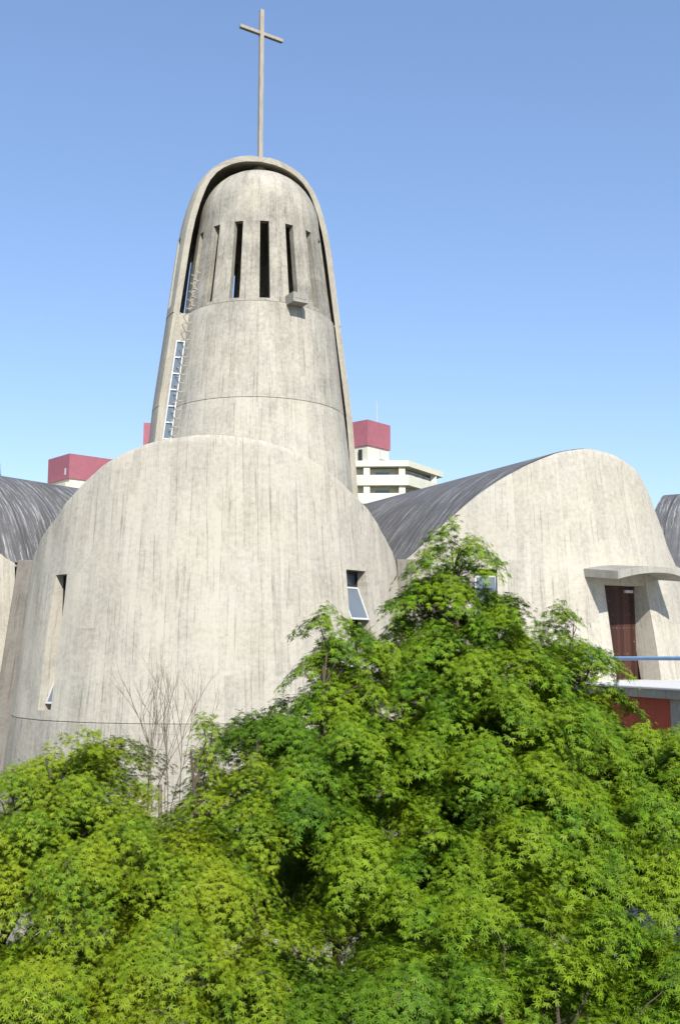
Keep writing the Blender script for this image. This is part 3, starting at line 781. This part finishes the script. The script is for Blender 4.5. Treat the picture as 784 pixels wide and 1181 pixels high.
TR('shaded maple with a bushy rounded head, overlapping the left maples at mid picture', (-.75, 10.2, GROUND), (0, 0),
   [(318, 834, 10.4, 30, 20, 1.2), (335, 868, 10.3, 40, 30, 1.1), (350, 922, 10.1, 60, 30, 1.5), (345, 1005, 12.0, 75, 52, 1.6)],
   M['leaf_shaded'], seed=3, group=g, fill=6000)
TR('pale green maple in front of the terrace, left of the wooden door', (2.7, 11.8, GROUND), (0, 0),
   [(640, 701, 12, 7, 7, 6), (636, 712, 12, 16, 9, 5), (644, 745, 12, 34, 16, 3), (662, 728, 12, 12, 10, 4), (612, 730, 12, 12, 10, 4), (688, 752, 11.9, 10, 12, 4), (642, 726, 12, 26, 18, 1.6), (640, 760, 12, 48, 30, 1), (690, 775, 11.9, 22, 26, .8), (650, 815, 11.7, 68, 40, 1), (690, 850, 11.4, 45, 38, 1), (722, 862, 11.3, 32, 20, 2), (735, 846, 11.3, 26, 9, 5), (762, 866, 11.1, 30, 22, 2), (735, 895, 11, 50, 26, 1.3), (640, 890, 11, 80, 48, 1), (700, 930, 10.8, 70, 45, .8)],
   M['leaf'], seed=4, group=g, tipdrop=.7)
TR('bushy maple cut by the right edge of the picture under the red wall', (3.75, 10.4, GROUND), (0, 0),
   [(785, 852, 10.8, 26, 20, 1.2), (800, 890, 10.6, 50, 50, 1), (755, 930, 10.4, 55, 50, 1), (770, 1010, 10, 60, 40, .6), (720, 985, 10.2, 60, 36, .7)],
   M['leaf'], seed=5, group=g)
TR('yellow-green maple filling the lower left corner', (-3.0, 9.6, GROUND), (0, 0),
   [(92, 846, 10.2, 14, 8, 5), (60, 852, 10.2, 14, 9, 5), (122, 856, 10.2, 14, 8, 5), (95, 868, 10.2, 44, 16, 2), (20, 888, 10.2, 40, 20, 1.5), (60, 900, 10, 90, 38, 1.1), (140, 925, 9.9, 50, 32, 1), (20, 920, 9.9, 50, 45, 1), (90, 975, 9.5, 130, 55, 1.1), (20, 1020, 9.2, 80, 60, 1), (110, 1060, 9, 130, 55, 1.1), (60, 1140, 8.6, 140, 60, 1)],
   M['leaf_yellow'], seed=6, group=g, leaf=.045, per=560)
TR('yellow-green maple with thin sprays on top, right of the bare shrub', (-1.35, 9.8, GROUND), (0, 0),
   [(240, 824, 10.3, 8, 6, 4), (246, 842, 10.2, 16, 7, 3), (226, 866, 10.2, 14, 8, 3), (290, 872, 10.2, 20, 7, 3), (318, 880, 10.2, 12, 8, 3), (270, 905, 10, 52, 28, 1), (240, 955, 9.8, 50, 34, 1), (290, 940, 9.8, 45, 28, 1), (205, 1010, 9.4, 72, 50, 1.1), (210, 1090, 9, 110, 55, 1.1), (265, 1150, 8.8, 80, 38, .9)],
   M['leaf_yellow'], seed=7, group=g, leaf=.045, per=560)
TR('low bright maple at the bottom right, nearest of all', (1.6, 8.4, GROUND), (0, 0),
   [(600, 1110, 8.8, 80, 34, 1), (560, 1175, 8.4, 90, 22, 1), (720, 1175, 8.4, 70, 22, 1), (560, 1060, 10.4, 90, 50, 1), (700, 1010, 10.6, 90, 50, 1), (520, 1150, 8.5, 90, 36, 1), (680, 1140, 8.6, 90, 40, 1), (590, 1050, 9.4, 90, 30, .8), (690, 1070, 9.3, 70, 30, .8), (770, 1120, 8.8, 60, 50, 1), (620, 1000, 9.8, 70, 26, .7)],
   M['leaf'], seed=8, group=g, tipdrop=1.7)
TR('low dark maple at the bottom middle in the shade of its neighbours', (-.1, 8.4, GROUND), (0, 0),
   [(400, 1158, 8.6, 80, 26, 1), (400, 1180, 8.4, 90, 22, 1), (300, 1180, 8.4, 70, 22, 1), (460, 1125, 8.9, 50, 26, .8)],
   M['leaf_shaded'], seed=9, group=g, tipdrop=.8)
None

# bare shrub against the wall
shrub = empty('bare_shrub', (-2.85, 16.5, GROUND), 'leafless twiggy shrub standing against the left concrete wall', 'shrub')
s = MB(); rs = random.Random(4)
def grow(p, d, L, r_, depth):
    q = p
    pts = [p]; 
    for i in range(3):
        d = (d+Vector((rs.gauss(0, .10), rs.gauss(0, .08), rs.gauss(.04, .05)))).normalized(); q = q+d*L/3; pts.append(q)
    s.tube(pts, [r_, r_*.85, r_*.7, r_*.55], 5, False)
    if depth:
        for k in range(rs.choice((2, 3))):
            dd = (d+Vector((rs.gauss(0, .26), rs.gauss(0, .25), .25))).normalized()
            grow(pts[rs.choice((2, 3))], dd, L*rs.uniform(.6, .85), r_*.6, depth-1)
b0 = Vector((-2.85, 16.5, GROUND)); jn = at(185, 905, 16.5)
s.tube([b0, b0.lerp(jn, .5)+Vector((.1, 0, 0)), jn], [.05, .04, .03], 7)
for k in range(9):
    grow(jn+Vector((rs.uniform(-.3, .3), rs.uniform(-.2, .2), rs.uniform(-.9, -.2))), Vector((rs.uniform(-.12, .2), rs.uniform(-.1, .1), 1)).normalized(), rs.uniform(.75, 1.05), .011, 3)
s.build('branches', M['twig'], shrub)

# far conifer tip at the left edge
tf = empty('conifer_tree', (-27, 80, GROUND), 'dark far tree whose tip shows over the roof at the left edge', 'tree')
c = at(1, 550, 80)
P = []; 
for _ in range(5000):
    h = rng.random()**.7; rr = (1-h)*2.6*math.sqrt(rng.random())*(.7+.3*math.sin(h*60)); a = rng.random()*6.28
    P.append((c.x+rr*math.cos(a)-.4, 80+rr*math.sin(a), GROUND+3+h*(c.z+1.0-GROUND-3)))
P = np.array(P); n_ = len(P)
link('crown', leaves_mesh('crown', P, rng.normal(size=(n_, 3))+[0, 0, 1], rng.normal(size=(n_, 3)), np.full(n_, .4)), M['leaf_far'], tf, smooth=False)
s = MB(); s.tube([(c.x-.4, 80, GROUND), (c.x-.4, 80, c.z)], [.3, .05], 8); s.build('trunk', M['bark'], tf)
print('LEAVES', tot)
